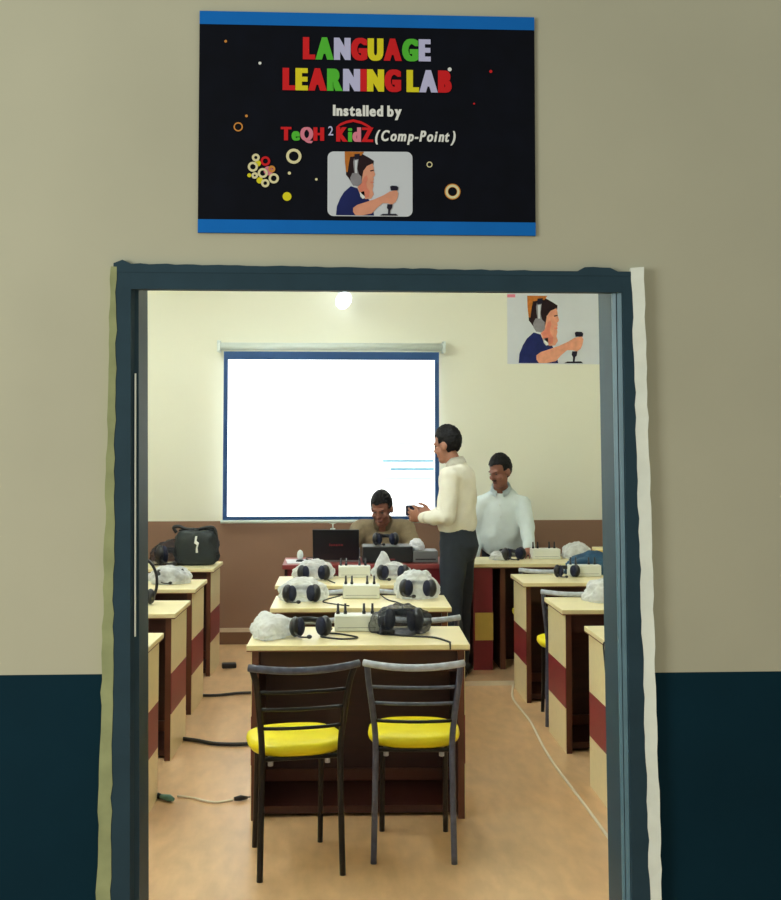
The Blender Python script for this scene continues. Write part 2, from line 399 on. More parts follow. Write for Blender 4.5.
# ------------------------------------------------------------------ sign above the door
SX0, SX1, SZ0, SZ1 = -.354, .554, 2.116, 2.718
sg = thing('sign_board', (.1, YF, SZ0), 'black and blue language lab sign with colourful letters above the doorway', 'sign')
def bx(u): return SX0 + (u-200)*(SX1-SX0)/335.5 - .1
def bz(u, v):
    t = 12 + (u-200)*7/334.; bt = 234.5
    return (SZ1 - (v-t)/(bt-t)*(SZ1-SZ0)) - SZ0
w0, w1, hh = SX0-.1, SX1-.1, SZ1-SZ0
b = MB(); b.m(M['black_in']).box((w0,-.008,0),(w1,-.0005,hh)); b.build('backing_panel', sg)
b = MB(); b.m(M['sign_blue']).box((w0,-.0092,hh-.036),(w1,-.0078,hh)); b.build('border_strip', sg)
b = MB(); b.m(M['sign_blue']).box((w0,-.0092,0),(w1,-.0078,.036)); b.build('border_strip', sg)
yl = -.0105
cR,cG,cL_,cY = M['p_red'],M['p_green'],M['p_lav'],M['p_yel']
b = MB(); text_line(b, 'LANGUAGE', bx(304), bx(429), bz(366,61), bz(366,40), yl, [cR,cG,cL_,cR,cY,cR,cG,cL_], bold=.04, gap=.16, fat=.075); o=b.build('lettering', sg); o['label']='multicoloured word LANGUAGE'
b = MB(); text_line(b, 'LEARNING LAB', bx(284), bx(450), bz(366,92), bz(366,71), yl, [cR,cY,cR,cG,cL_,cR,cY,cR,cR,cY,cL_,cR], bold=.04, gap=.16, fat=.075); o=b.build('lettering', sg); o['label']='multicoloured words LEARNING LAB'
b = MB(); text_line(b, 'Installed by', bx(333), bx(401), bz(366,117.5), bz(366,107), yl, [M['p_white']], bold=.03, gap=.12, fat=.03); o=b.build('lettering', sg); o['label']='small white words Installed by'
b = MB(); text_line(b, 'TeQH', bx(282), bx(323), bz(300,142), bz(300,129), yl, [cR,cG,M['p_pink'],cR], bold=.02, gap=.16, fat=.075)
text_line(b, '2', bx(328), bx(333), bz(331,137), bz(331,128), yl, [M['p_lav']], bold=.01)
text_line(b, 'KidZ', bx(337), bx(372), bz(355,143), bz(355,129), yl, [cR,cG,M['p_pink'],cR], bold=.02, gap=.16, fat=.075)
arc = [(336,128.5),(340,125),(346,122.5),(353,121),(361,123),(367,126),(372,129.5)]
b.m(cR).poly([(bx(u),bz(u,v)) for u,v in arc]+[(bx(u),bz(u,v+2.6)) for u,v in arc[::-1]], yl); o=b.build('lettering', sg); o['label']='red green and pink wordmark under a red roof line'
b = MB(); text_line(b, '(Comp-Point)', bx(375), bx(455), bz(415,142.5), bz(415,132), yl, [M['p_white']], bold=.02, gap=.11, shear=.25, fat=.03); o=b.build('lettering', sg); o['label']='white slanted words in brackets'
# rings and dots
px_s = (SX1-SX0)/335.5
def ring(u, v, r, th, m, fill=None):
    b = MB(); b.m(m).disc((bx(u),bz(u,v)), r*px_s, yl, r_in=(r-th)*px_s)
    b.build('printed_ring', sg)
ring(294,158,7.6,2.8,M['p_cream']); ring(239,129,4.6,1.3,M['p_orange']); ring(452,192,8,3.6,M['p_orange']); yl -= .0002; ring(452,192,7,2.2,M['p_cream']); ring(429,165.5,3,1,M['p_cream'])
for (a,c,r,m) in ((198,180,36,'p_cream'),(285,212,44,'p_red'),(172,265,46,'p_cream'),(262,322,46,'p_cream'),(343,285,32,'p_orange'),(190,345,30,'p_cream'),(362,370,47,'p_cream'),(285,415,38,'p_cream')):
    yl -= .0002; ring(235+a/9.19, 140+c/9.19, r/9.19, 2.3, M[m])
for (u,v,r,m) in ((235+215/9.19,140+232/9.19,3.2,'p_yel'),(235+235/9.19,140+388/9.19,3.2,'p_yel'),(235+140/9.19,140+342/9.19,2,'p_yel'),(235+312/9.19,140+300/9.19,4.6,'p_pink'),(287.5,198,4.4,'p_yel'),(289.7,174.8,1.6,'p_cream'),(316.4,180.8,1.3,'p_cream'),(260,65,1.5,'p_white'),(226,43,1.4,'p_orange'),(449.5,71,2,'p_white'),(491,73,1.6,'p_red'),(247,118,1.4,'p_orange'),(474,105,1,'p_red')):
    b = MB(); b.m(M[m]).disc((bx(u),bz(u,v)), r*px_s, -.0100, n=16); b.build('printed_dot', sg)
def rrect(u0,v0,u1,v1,r):
    P=[]
    for (cu,cv,a0) in ((u1-r,v0+r,0),(u0+r,v0+r,90),(u0+r,v1-r,180),(u1-r,v1-r,270)):
        for k in range(7):
            a=R(a0+k*15); P.append((bx(cu+r*cos(a)), bz(cu, cv-r*sin(a))))
    return P
ph = MB(); ph.m(M['p_paper']).poly(rrect(327.5,153,412,217,6), -.0098); ph = ph.build('photo_panel', sg); ph['label'] = 'rounded photo of a girl with a headset'
# grid (781x639 units) onto the panel: girl spans 329..405 px
gs = .132*px_s
girl(ph, bx(317.5), bz(370,153.3)+72*gs, gs, -.0100, step=.00035)
# ------------------------------------------------------------------ projector screen, lamp, wall poster
sc = thing('projector_screen', (.012, BK-.006, .95), 'white projector screen glowing for the projected light, black border with painted blue bloom, on the back wall', 'projector screen')
b = MB(); b.m(M['screen']).box((-.812,-.072,.045),(.812,-.068,1.272)); b.build('screen_fabric', sc)
b = MB(); b.m(M['screen_b']).box((-.846,-.0735,.013),(-.812,-.0675,1.335)).box((.812,-.0735,.013),(.846,-.0675,1.335)).box((-.812,-.0735,.013),(.812,-.0675,.045)).box((-.812,-.0735,1.272),(.812,-.0675,1.335)); b.build('border', sc)
b = MB(); b.m(M['white_m']).tube([(-.875,-.07,1.375),(.875,-.07,1.375)], .030, n=16); b.build('roller_case', sc)
for s in (-1,1):
    b = MB(); b.m(M['white_m']).box((s*.885-.012,-.10,1.33),(s*.885+.012,0,1.42), bev=.004); b.build('end_cap', sc)
b = MB(); b.m(M['white_m']).tube([(-.862,-.07,.006),(.862,-.07,.006)], .014, n=12); b.build('bottom_bar', sc)
b = MB(); b.m(M['white_m']).tube([(.01,-.072,-.005),(.01,-.072,-.05)], .006); b.tube([(-.03,-.072,.0),(.01,-.072,-.012),(.05,-.072,.0)], .006); b.tube([(-.01,-.072,-.055),(.03,-.072,-.055)], .008); b.build('pull_handle', sc)
M['proj_line'] = mat('projected pale blue lines', (130,200,232), .9, var=.05, emit=.3)
b = MB()
for (xa,xb,z,t) in ((.50,.80,.612,.006),(.40,.80,.470,.014),(.46,.805,.405,.016),(.38,.79,.335,.006)):
    b.m(M['proj_line']).box((xa,-.0735,z),(xb,-.0715,z+t))
b.build('projected_lines', sc)

wl = thing('wall_lamp', (.098, BK, 2.685), 'bright white lamp on the back wall above the projector screen', 'lamp')
b = MB(); b.m(M['white_m']).ell((0,-.012,.10),(.045,.014,.045)); b.tube([(0,-.02,.10),(0.0,-.11,.10),(-.005,-.16,.06)], .012, sub=4); b.build('bracket', wl)
b = MB(); b.m(M['white_m']).loft([(-.002,-.16,.075),(-.008,-.16,.03)], [.022,.028], n=14); b.build('holder', wl)
b = MB(); b.m(M['lamp_w']).loft([(.030,-.16,.058),(.024,-.16,.042),(.010,-.16,.010),(-.008,-.16,-.025),(-.022,-.16,-.055),(-.028,-.16,-.066)], [.026,.046,.058,.056,.036,.008], n=18); b.build('bulb', wl)

po = thing('wall_poster', (1.75, BK, 2.16), 'white poster of a girl wearing headphones on the back wall', 'poster')
b = MB(); b.m(M['p_paper']).box((-.335,-.004,.04),(.42,-.0005,.62)); b.build('paper_sheet', po)
g2 = .00112
girl(po, -.335-60*g2+.0, .04+562*g2, g2, -.0045, step=.0006)
b = MB(); b.m(M['p_pink']).poly([(-.335,.575),(-.27,.575),(-.27,.60),(-.335,.60)], -.0048); b.build('printed_patch', po)

# ------------------------------------------------------------------ desks
def make_desk(label, cat='desk', group=None, w=.93, d=.49, h=.72):
    t = thing('student_desk', (0,0,0), label, cat, 0, group)
    x = w/2
    b = MB(); b.m(M['cream_l']).box((-x,-.0,h-.022),(x,d,h), bev=.003)
    b.m(M['edge']).box((-x+.001,-.0015,h-.026),(x-.001,d,h-.0215)); b.build('desk_top', t)
    for s in (-1,1):
        xo, xi = s*(x-.022), s*(x-.05)
        a, c = min(xo,xi), max(xo,xi)
        b = MB(); b.m(M['dark_l']).box((a,.02,0),(c,d-.012,h-.026))
        q0, q1 = (xo-.0005, xo+.003) if s > 0 else (xo-.003, xo+.0005)
        b.m(M['cream_l']).box((q0,.022,0),(q1,d-.013,.225)).box((q0,.022,.425),(q1,d-.013,h-.026))
        b.m(M['band']).box((q0,.022,.225),(q1,d-.013,.425))
        b.m(M['rail_l']).box((a,.0175,0),(c,.0205,h-.026)); b.build('side_panel', t)
    b = MB(); b.m(M['dark_l']).box((-x+.05,d-.06,.0),(x-.05,d-.042,h-.026)); b.build('modesty_panel', t)
    b = MB(); b.m(M['dark_l']).box((-x+.05,.05,h-.12),(x-.05,.068,h-.026)); b.build('apron', t)
    b = MB(); b.m(M['rail_l']).box((-x+.05,d-.075,.045),(x-.05,d-.058,.10), bev=.004); b.build('foot_rail', t)
    b = MB(); b.m(M['dark_l']).box((-x+.05,.06,.015),(x-.05,d-.06,.045)); b.build('bottom_board', t)
    return t
GD = 'two seat student desks'
desk0 = make_desk('cream topped desk in the middle of the room, nearest, with two yellow seats in front', group=GD)
place(desk0, (.120,4.835,0), R(-1.2))
def desk(loc, rz, label): return copy_tree(desk0, loc, rz, label, GD)
desk((.160,5.93,0), R(-1), 'second desk from the door in the middle column, bagged headset on its right end')
desk((.140,6.88,0), R(-.5), 'third desk in the middle column, farthest, just before the laptop table')
desk((-1.215,4.72,0), R(-2), 'nearest desk on the left side, mostly cut off by the door frame')
desk((-1.226,5.79,0), R(-2), 'second desk on the left side, with the upright black headset')
desk((-1.240,6.76,0), R(-2), 'third desk on the left side, with a white plastic bag on top')
desk((-1.245,7.86,0), R(-2), 'farthest desk on the left side, under the black holdall')
desk((1.63,6.94,0), 0, 'farthest cream desk on the right side, with dark wrapped headset and white box')
desk((1.636,5.80,0), 0, 'middle desk on the right side, yellow seat showing behind it')
desk((1.634,4.80,0), 0, 'nearest desk on the right side, mostly hidden by the door frame')

TZ = .745
td = thing('teacher_desk', (.33,7.82,PZ), 'long maroon table carrying the laptop in front of the screen', 'table')
h = TZ-PZ
b = MB(); b.m(M['maroon_t']).box((-.65,0,h-.03),(.62,.52,h), bev=.003); b.build('desk_top', td)
b = MB(); b.m(M['band']).box((-.62,.03,0),(.60,.05,h-.03)); b.build('front_panel', td)
for s in (-1,1):
    xx = -.635 if s<0 else .585
    b = MB(); b.m(M['dark_l']).box((xx,.03,0),(xx+.02,.50,h-.03)); b.build('side_panel', td)
cd = thing('side_desk', (1.75,7.82,PZ), 'cream topped desk with maroon and mustard end block, white shirted man leaning on it', 'desk')
b = MB(); b.m(M['cream_l']).box((-.79,0,h-.024),(.80,.50,h), bev=.003); b.m(M['edge']).box((-.789,-.0015,h-.029),(.80,.5,h-.0235)); b.build('desk_top', cd)
b = MB(); b.m(M['band']).box((-.775,.012,0),(-.645,.46,h-.029)); b.m(M['inlay']).box((-.765,.009,.20),(-.642,.4,.385)); b.build('end_block', cd)
b = MB(); b.m(M['dark_l']).box((-.645,.40,0),(.78,.42,h-.029)); b.build('modesty_panel', cd)
b = MB(); b.m(M['rail_l']).box((-.59,.03,0),(-.555,.40,h-.029)); b.build('divider', cd)
b = MB(); b.m(M['dark_l']).box((.755,.02,0),(.78,.46,h-.029)); b.build('side_panel', cd)

# ------------------------------------------------------------------ chairs
def make_chair(label, wrapm, postm, rw=.186):
    t = thing('steel_chair', (0,0,0), label, 'chair', 0, 'steel chairs with yellow seats')
    # seat: rounded cushion, wider than the posts
    b = MB(); prof = [(.0,-.002,.93),(.0,.008,.98),(.0,.02,1.0),(.0,.034,.985),(.0,.041,.90),(.0,.044,.6)]
    n = 40; rings = []
    b.m(M['yel_vinyl'])
    for (_,z,k) in prof:
        rg = []
        for i in range(n):
            a = 2*pi*i/n; ca, sa = cos(a), sin(a)
            e = .72
            rg.append(b.bm.verts.new((  .178*k*math.copysign(abs(ca)**e,ca), .178*k*math.copysign(abs(sa)**e,sa), .428+z)))
        rings.append(rg)
    for i in range(len(rings)-1):
        for k in range(n):
            f = b.bm.faces.new([rings[i][k],rings[i][(k+1)%n],rings[i+1][(k+1)%n],rings[i+1][k]]); f.smooth = True
    b.bm.faces.new(rings[0][::-1]); f = b.bm.faces.new(rings[-1]); f.smooth = True
    b.build('seat', t)
    b = MB(); b.m(M['blk_steel']).tube([(-.135,-.155,.418),(-.13,.14,.418),(.13,.14,.418),(.135,-.155,.418),(-.135,-.155,.418)], .009); b.build('seat_frame', t)
    for s in (-1,1):
        b = MB(); b.m(postm).tube([(s*(rw-.014),-.232,.757),(s*.168,-.215,.69),(s*.152,-.19,.56),(s*.143,-.175,.44),(s*.146,-.18,.2),(s*.150,-.19,.0)], .0115, n=10, sub=4); b.build('back_post', t)
        b = MB(); b.m(M['blk_steel']).tube([(s*.125,.13,.42),(s*.126,.15,.2),(s*.128,.172,.0)], .0105, n=10, sub=4); b.build('leg', t)
        b = MB(); b.m(M['wrap_w']).tube([(s*.105,-.12,.425),(s*.105,-.12,.385)], .010); b.build('seat_bolt', t)
    def bow(x0, z, y, sag, r, m, nm, oval=None):
        pts = [(x0*(2*i/12-1), y-sag*(1-(2*i/12-1)**2), z-.010*(1-(2*i/12-1)**2)*(1 if sag>.03 else 0)) for i in range(13)]
        b = MB(); b.m(m).loft(pts, [oval or (r,r)]*13, side=(0,0,1), n=10); b.build(nm, t)
    bow(rw, .763, -.236, .045, .012, wrapm, 'top_rail', (.0135,.011))
    bow(.161, .668, -.207, .022, .0065, postm, 'slat'); bow(.153, .605, -.195, .022, .0065, postm, 'slat'); bow(.147, .536, -.186, .022, .0065, M['blk_steel'], 'slat')
    return t
chA = make_chair('yellow seated steel chair nearest the door, left one, with bare dark top rail', M['wrap_d'], M['blk_steel'], .200); place(chA, (-.131,4.405,0), R(10))
chB = make_chair('yellow seated steel chair nearest the door, right one, film wrapped', M['wrap_w'], M['wrap_d']); place(chB, (.328,4.53,0), R(-4)); chB.scale = (1,1,.977)
def chair(loc, rz, label): return copy_tree(chB, loc, rz, label)
chair((-.09,5.66,0), R(3), 'chair behind the nearest middle desk, left one, only its pale rail showing')
chair((.44,5.66,0), R(-4), 'chair behind the nearest middle desk, right one, only its pale rail showing')
chair((-.06,6.70,0), R(2), 'chair behind the second middle desk, left one, rail almost hidden')
chair((.40,6.70,0), R(-2), 'chair behind the second middle desk, right one, rail beside the bagged headset')
chair((1.36,6.56,0), R(-3), 'chair at the right side, yellow seat glimpsed behind the middle desk there')
chair((1.40,7.69,0), R(2), 'chair between the two farthest right side desks, film wrapped rail showing')
chair((-1.13,7.62,0), R(-2), 'chair on the left between third desk and the holdall desk')
chair((.40,8.52,PZ), R(180), 'chair the khaki shirted man sits on behind the laptop table')

# ------------------------------------------------------------------ small equipment
def arc_pts(c, rx, rz, a0, a1, n=12, y=0):
    return [(c[0]+rx*cos(R(a0+(a1-a0)*i/n)), c[1]+y, c[2]+rz*sin(R(a0+(a1-a0)*i/n))) for i in range(n+1)]
def make_headset(label, name='headset', sc=1.0, tealish=False):
    """headset lying on its back: the ear cups towards -Y, band running back"""
    t = thing(name, (0,0,0), label, 'headset', 0, 'headsets on the desks')
    pm = M['teal_pl'] if tealish else M['blk_pl']
    band = [(.078*cos(R(a))*sc, (.02+.10*sin(R(a)))*sc, (.045+.012*sin(R(a)))*sc) for a in range(0,181,12)]
    b = MB(); b.m(pm).loft(band, [(.013*sc,.005*sc)]*len(band), side=(0,0,1), n=8); b.build('headband', t)
    for s in (-1,1):
        rot = Matrix.Rotation(R(12*s),3,'Z')
        b = MB(); b.m(pm).ell((s*.066*sc,-.005*sc,.045*sc),(.026*sc,.043*sc,.044*sc), rot); e = b.build('ear_cup', t)
        b = MB(); b.m(M['foam']).ell((s*.046*sc,-.012*sc,.045*sc),(.022*sc,.037*sc,.040*sc), rot); b.build('ear_cushion', e)
    b = MB(); b.m(M['blk_pl']).tube([(-.075*sc,-.03*sc,.03*sc),(-.06*sc,-.075*sc,.014*sc),(-.02*sc,-.092*sc,.012*sc)], .004*sc, sub=4); b.ell((-.018*sc,-.092*sc,.014*sc),(.012*sc,.009*sc,.009*sc)); b.build('microphone_boom', t)
    return t
def make_bag(name, rx, ry, rz, film, label, seed, cat='plastic bag', peak=0.0, group=None):
    bm = bmesh.new(); bmesh.ops.create_icosphere(bm, subdivisions=5, radius=1)
    for v in bm.verts:
        p = v.co.copy()
        n1 = noise.noise(p*2.1+Vector((seed*3.7,0,0))); n2 = noise.noise(p*5.3+Vector((0,seed*2.1,0))); n3 = abs(noise.noise(p*9+Vector((0,0,seed))))
        k = 1+.16*n1+.07*n2-.07*n3
        z = p.z*k
        if z < -.35: z = -.35-.04*(1+n2)*0
        v.co = Vector((p.x*k*rx, p.y*k*ry, (z+.35)/1.35*rz))
        if peak and p.z > .5: v.co.z += peak*rz*max(0, 1-((p.x+.45)**2+p.y**2)*6)
        v.co.z += .002
    me = bpy.data.meshes.new(name); bm.to_mesh(me); bm.free(); me.materials.append(film)
    for p in me.polygons: p.use_smooth = True
    o = bpy.data.objects.new(name, me); COL.objects.link(o); return tag(o, label, cat, group)
def make_hub(label):
    t = thing('headset_hub', (0,0,0), label, 'audio hub', 0, 'white headset hubs')
    b = MB(); b.m(M['hub_w']).box((-.10,-.045,.001),(.10,.06,.072), bev=.005); b.build('case', t)
    b = MB(); b.m(M['grey_pl']).box((-.085,-.0455,.018),(.085,-.0448,.020)); b.build('seam', t)
    for i,x in enumerate((-.085,-.052,.032,.070)):
        b = MB(); b.m(M['blk_pl']).loft([(x,.015,.070),(x,.015,.085),(x,.016,.086),(x,.018,.118)], [.008,.008,.006,.005], n=10); b.build('jack_plug', t)
    return t
hub0 = make_hub('white headset hub with black plugs on the nearest middle desk'); place(hub0, (.122,5.215,.72), R(-1))
hub1 = copy_tree(hub0, (.172,6.32,.72), R(-2), 'white headset hub with black plugs on the second middle desk')
hub2 = copy_tree(hub0, (.155,7.30,.72), 0, 'white headset hub with black plugs on the third middle desk')
copy_tree(hub0, (1.53,8.16,TZ), R(3), 'white headset hub with black plugs beside the leaning man’s hand'.replace('’',"'"))
copy_tree(hub0, (1.615,7.285,.72), R(0), 'white headset hub on the farthest right side desk, before the dark headset')

hs0 = make_headset('bare black headset on the nearest middle desk, left of the hub'); place(hs0, (-.085,5.06,.72), R(10))
G='headsets on the desks'
hsB = copy_tree(hs0, (.318,5.16,.72), R(-14), 'black headset under smoky plastic on the nearest middle desk, right of the hub')
hsB.scale = (1.12,1.12,1.25)
copy_tree(hs0, (-.150,6.155,.72), R(4), 'black headset half wrapped in clear plastic on the second middle desk, left of hub').scale = (1.1,1.05,1.08)
copy_tree(hs0, (.474,6.225,.735), R(-6), 'black headset half wrapped at the right end of the second middle desk').scale = (1.1,1.05,1.08)
copy_tree(hs0, (-.100,7.145,.72), R(4), 'black headset half wrapped in plastic on the third middle desk, left of hub').scale = (1.1,1.05,1.08)
copy_tree(hs0, (.390,7.130,.72), R(-6), 'black headset half wrapped in the peaked bag on the third middle desk, right of hub').scale = (1.1,1.05,1.08)
GB = 'clear plastic bags round headsets'
place(make_bag('plastic_bag',.135,.13,.115,M['film_w'],'crumpled clear bag on the second middle desk, left of the hub',1,group=GB), (-.150,6.275,.72))
place(make_bag('plastic_bag',.118,.11,.150,M['film_w'],'tall clear bag on the right end of the second middle desk',2,group=GB), (.476,6.325,.72))
place(make_bag('plastic_bag',.130,.11,.115,M['film_w'],'crumpled clear bag on the third middle desk, left of the hub',3,group=GB), (-.098,7.26,.72))
place(make_bag('plastic_bag',.125,.11,.10,M['film_w'],'clear bag with a peaked corner on the third middle desk, right of hub',4,peak=.75,group=GB), (.385,7.245,.72))
place(make_bag('plastic_bag',.135,.125,.125,M['film_d'],'smoky bag over the headset at the right of the nearest middle desk',5,group=GB), (.318,5.165,.72))
place(make_bag('plastic_bag',.088,.17,.085,M['film_o'],'white crumpled plastic bag on the left corner of the nearest middle desk',6,peak=.3), (-.250,5.10,.72), R(-12))
# left desks
place(make_bag('plastic_bag',.125,.11,.105,M['film_o'],'white plastic bag with dark blue print on the third left desk',8), (-.965,7.05,.72))
copy_tree(hs0, (-.96,7.03,.72), R(20), 'headset inside the white bag on the third left desk')
up = thing('headset', (-.985,6.10,.72), 'black headset standing upright on the second left desk beside the door frame', 'headset', R(15), 'headsets on the desks')
arc = arc_pts((0,0,.115),.085,.125,-50,230,n=24)
b = MB(); b.m(M['blk_pl']).loft(arc, [(.014,.008)]*len(arc), side=(0,1,0), n=8); b.build('headband', up)
for s in (-1,1):
    b = MB(); b.m(M['blk_pl']).ell((s*.052,0,.042),(.024,.042,.040)); e=b.build('ear_cup', up)
    b = MB(); b.m(M['foam']).ell((s*.034,0,.042),(.020,.036,.036)); b.build('ear_cushion', e)
copy_tree(hs0, (-1.10,8.12,.72), R(30), 'black headset in smoky plastic beside the holdall on the farthest left desk').scale=(1.3,1.2,1.6)
place(make_bag('plastic_bag',.14,.10,.17,M['film_d'],'smoky plastic bag over the headset left of the holdall',9,group=GB), (-1.10,8.12,.72))
# right desks
copy_tree(hs0, (1.285,8.08,TZ), R(25), 'dark headset on the cream side desk in front of the leaning man')
place(make_bag('plastic_bag',.075,.07,.06,M['film_o'],'small crumpled white plastic on the side desk beside the leaning man',12), (1.195,8.10,TZ))
place(make_bag('plastic_bag',.11,.10,.115,M['film_o'],'white plastic bag on the side desk, right of its hub',10), (1.76,8.18,TZ))
w = thing('carton', (1.94,8.17,TZ), 'small cream carton at the right end of the side desk', 'box')
b = MB(); b.m(M['inlay']).box((-.06,-.05,0),(.06,.05,.075), bev=.003); b.build('carton_body', w)
b = MB(); b.m(M['cream_l']).box((-.061,-.051,.060),(.061,.051,.078), bev=.003); b.build('lid', w)
h2 = copy_tree(hs0, (1.49,7.23,.72), R(0), 'dark headset on the farthest right side desk, left of its hub'); h2.scale=(.9,.9,.9)
dj = make_bag('cloth_bundle',.19,.075,.145,M['teal_pl'],'dark blue bundle heaped behind the hub on the farthest right side desk',14,cat='bundle'); place(dj,(1.70,7.385,.72))
place(make_bag('plastic_bag',.15,.13,.12,M['film_o'],'white plastic bag on the middle desk of the right side',11), (1.50,6.13,.72))
place(make_bag('cloth_bundle',.12,.10,.13,M['teal_pl'],'dark bundle on the nearest right side desk beside the frame',15,cat='bundle'), (1.46,5.16,.72))

# cords on the desks
def cord(name, pts, r, label, cat='cord', m=None, group=None, sub=6):
    b = MB(); b.m(m or M['cord']).tube(pts, r, n=6, sub=sub); return tag(b.build(name), label, cat, group)
def part_cord(root, name, pts, r):
    mi = (Matrix.Translation(root.location) @ root.rotation_euler.to_matrix().to_4x4() @ Matrix.Diagonal((*root.scale,1))).inverted()
    b = MB(); b.m(M['cord']).tube([mi @ Vector(p) for p in pts], r, n=6, sub=6); return b.build(name, root)
z=.7245
part_cord(hub0, 'cord', [(.01,5.17,.735),(-.03,5.08,z),(-.03,5.02,z),(.06,4.96,z),(.12,5.0,z),(.05,5.09,z),(-.01,5.12,z)], .004)
part_cord(hsB, 'cord', [(.235,5.2,.728),(.27,5.08,z),(.36,5.02,z),(.45,4.98,z),(.50,4.87,z),(.502,4.832,z),(.503,4.829,.70)], .0035)
part_cord(hub1, 'cord', [(.06,6.3,.735),(-.02,6.22,z),(-.03,6.12,z),(.05,6.02,z),(.10,5.98,z)], .0035)
part_cord(hub1, 'cord', [(.28,6.3,.735),(.31,6.2,z),(.36,6.08,z),(.37,5.98,z),(.372,5.925,z),(.372,5.922,.70)], .0035)
part_cord(hub2, 'cord', [(.045,7.29,.735),(-.01,7.2,z),(0,7.08,z),(.03,6.97,z)], .0035)
cord('extension_lead', [(1.235,4.86,z),(1.20,4.84,z),(1.163,4.83,z),(1.150,4.83,.715),(1.155,4.84,.66),(1.166,4.86,.58)], .0035, 'black cord hanging over the corner of the nearest right side desk', group='thin black headset cords')
# floor cables
GC='black cables across the aisle'
cord('extension_lead', [(-.86,7.235,.012),(-.70,7.22,.012),(-.55,7.28,.012),(-.30,7.30,.012)], .009, 'black cable crossing the left aisle floor, the farther one', group=GC)
cord('extension_lead', [(-.86,6.22,.012),(-.70,6.14,.012),(-.58,6.06,.012),(-.42,6.05,.012),(-.26,6.10,.012)], .010, 'black cable crossing the left aisle floor, the nearer one', group=GC)
ad = thing('cable_plug', (-.735,5.17,0), 'black and pale green plug lying by the nearest left desk', 'plug', R(-38))
b = MB(); b.m(M['blk_pl']).loft([(-.055,0,.014),(-.02,0,.014),(.0,0,.014)], [.010,.013,.010], n=10); b.build('plug_body', ad)
b = MB(); b.m(M['teal_sc']).loft([(.0,0,.014),(.05,.0,.016),(.075,.0,.014)], [.010,.015,.008], n=10); b.build('connector', ad)
cord('extension_lead', [(-.668,5.20,.006),(-.60,5.17,.006),(-.50,5.10,.006),(-.42,5.13,.006)], .005, 'thin pale lead between two plugs on the left aisle floor', m=M['cord_w'])
a2 = thing('cable_plug', (-.385,5.135,0), 'dark plug lying at the foot of the nearest middle desk', 'plug', R(20))
b = MB(); b.m(M['blk_pl']).loft([(-.03,0,.012),(0,0,.013),(.03,0,.010)], [.008,.012,.006], n=10); b.build('plug_body', a2)
b = MB(); b.m(M['grey_pl']).loft([(.028,0,.012),(.045,0,.012)], [.004,.004], n=8); b.build('pin', a2)
a3 = MB(); a3.m(M['blk_pl']).box((-.05,-.03,0),(.05,.03,.035), bev=.008); tag(place(a3.build('power_adapter'), (-.70,8.16,.0), R(8)), 'small dark adapter on the floor by the farthest left desk', 'adapter')
cord('extension_lead', [(1.18,7.45,.005),(1.12,7.05,.005),(1.125,6.5,.005),(1.10,6.0,.005),(1.09,5.6,.005),(1.095,5.2,.005),(1.10,4.8,.005),(1.10,4.3,.005)], .007, 'thin pale cord running along the floor beside the right side desks', m=M['cord_w'])

# holdall
hb = thing('holdall', (-.925,8.10,.72), 'black nylon holdall with a white zigzag mark on the farthest left desk', 'bag', R(-3))
bm = bmesh.new(); bmesh.ops.create_cube(bm, size=1); bmesh.ops.subdivide_edges(bm, edges=bm.edges[:], cuts=14, use_grid_fill=True)
for v in bm.verts:
    p = v.co*2
    q = Vector([math.copysign(abs(c)**1.0,c) for c in p])
    L = (abs(q.x)**4.5+abs(q.y)**4.5+abs(q.z)**4.5)**(1/4.5); q = q/L*max(abs(q.x),abs(q.y),abs(q.z))
    taper = 1-.10*(q.z+1)/2
    k = 1+.08*noise.noise(q*2.5)
    v.co = Vector((q.x*.152*taper*k+.020*noise.noise(q*3+Vector((5,0,0))), q.y*.085*taper*k, (q.z+1)*.123*(1+.08*noise.noise(q*2))))
me = bpy.data.meshes.new('bag_body'); bm.to_mesh(me); bm.free(); me.materials.append(M['bag_c'])
for p in me.polygons: p.use_smooth = True
o = bpy.data.objects.new('bag_body', me); COL.objects.link(o); o.parent = hb
b = MB(); b.m(M['bag_t']).tube([(-.135,-.03,.225),(-.155,-.03,.262),(-.115,-.03,.268),(-.07,-.03,.250),(-.01,-.03,.248)], .012, sub=5); b.build('handle', hb)
b = MB(); b.m(M['bag_t']).tube([(.02,-.03,.248),(.08,-.03,.262),(.125,-.03,.255),(.145,-.03,.18),(.15,-.05,.08)], .011, sub=5); b.build('strap', hb)
b = MB(); b.m(M['bag_t']).tube([(-.12,-.02,.240),(0,-.02,.252),(.12,-.02,.240)], .006, sub=6); b.build('zip', hb)
b = MB(); b.m(M['p_white']).prism([(.006,.205),(.018,.205),(.013,.172),(.030,.160),(.021,.125),(.024,.092),(.010,.092),(.010,.122),(.016,.146),(-.002,.158)], -.094, -.080); b.build('white_mark', hb)

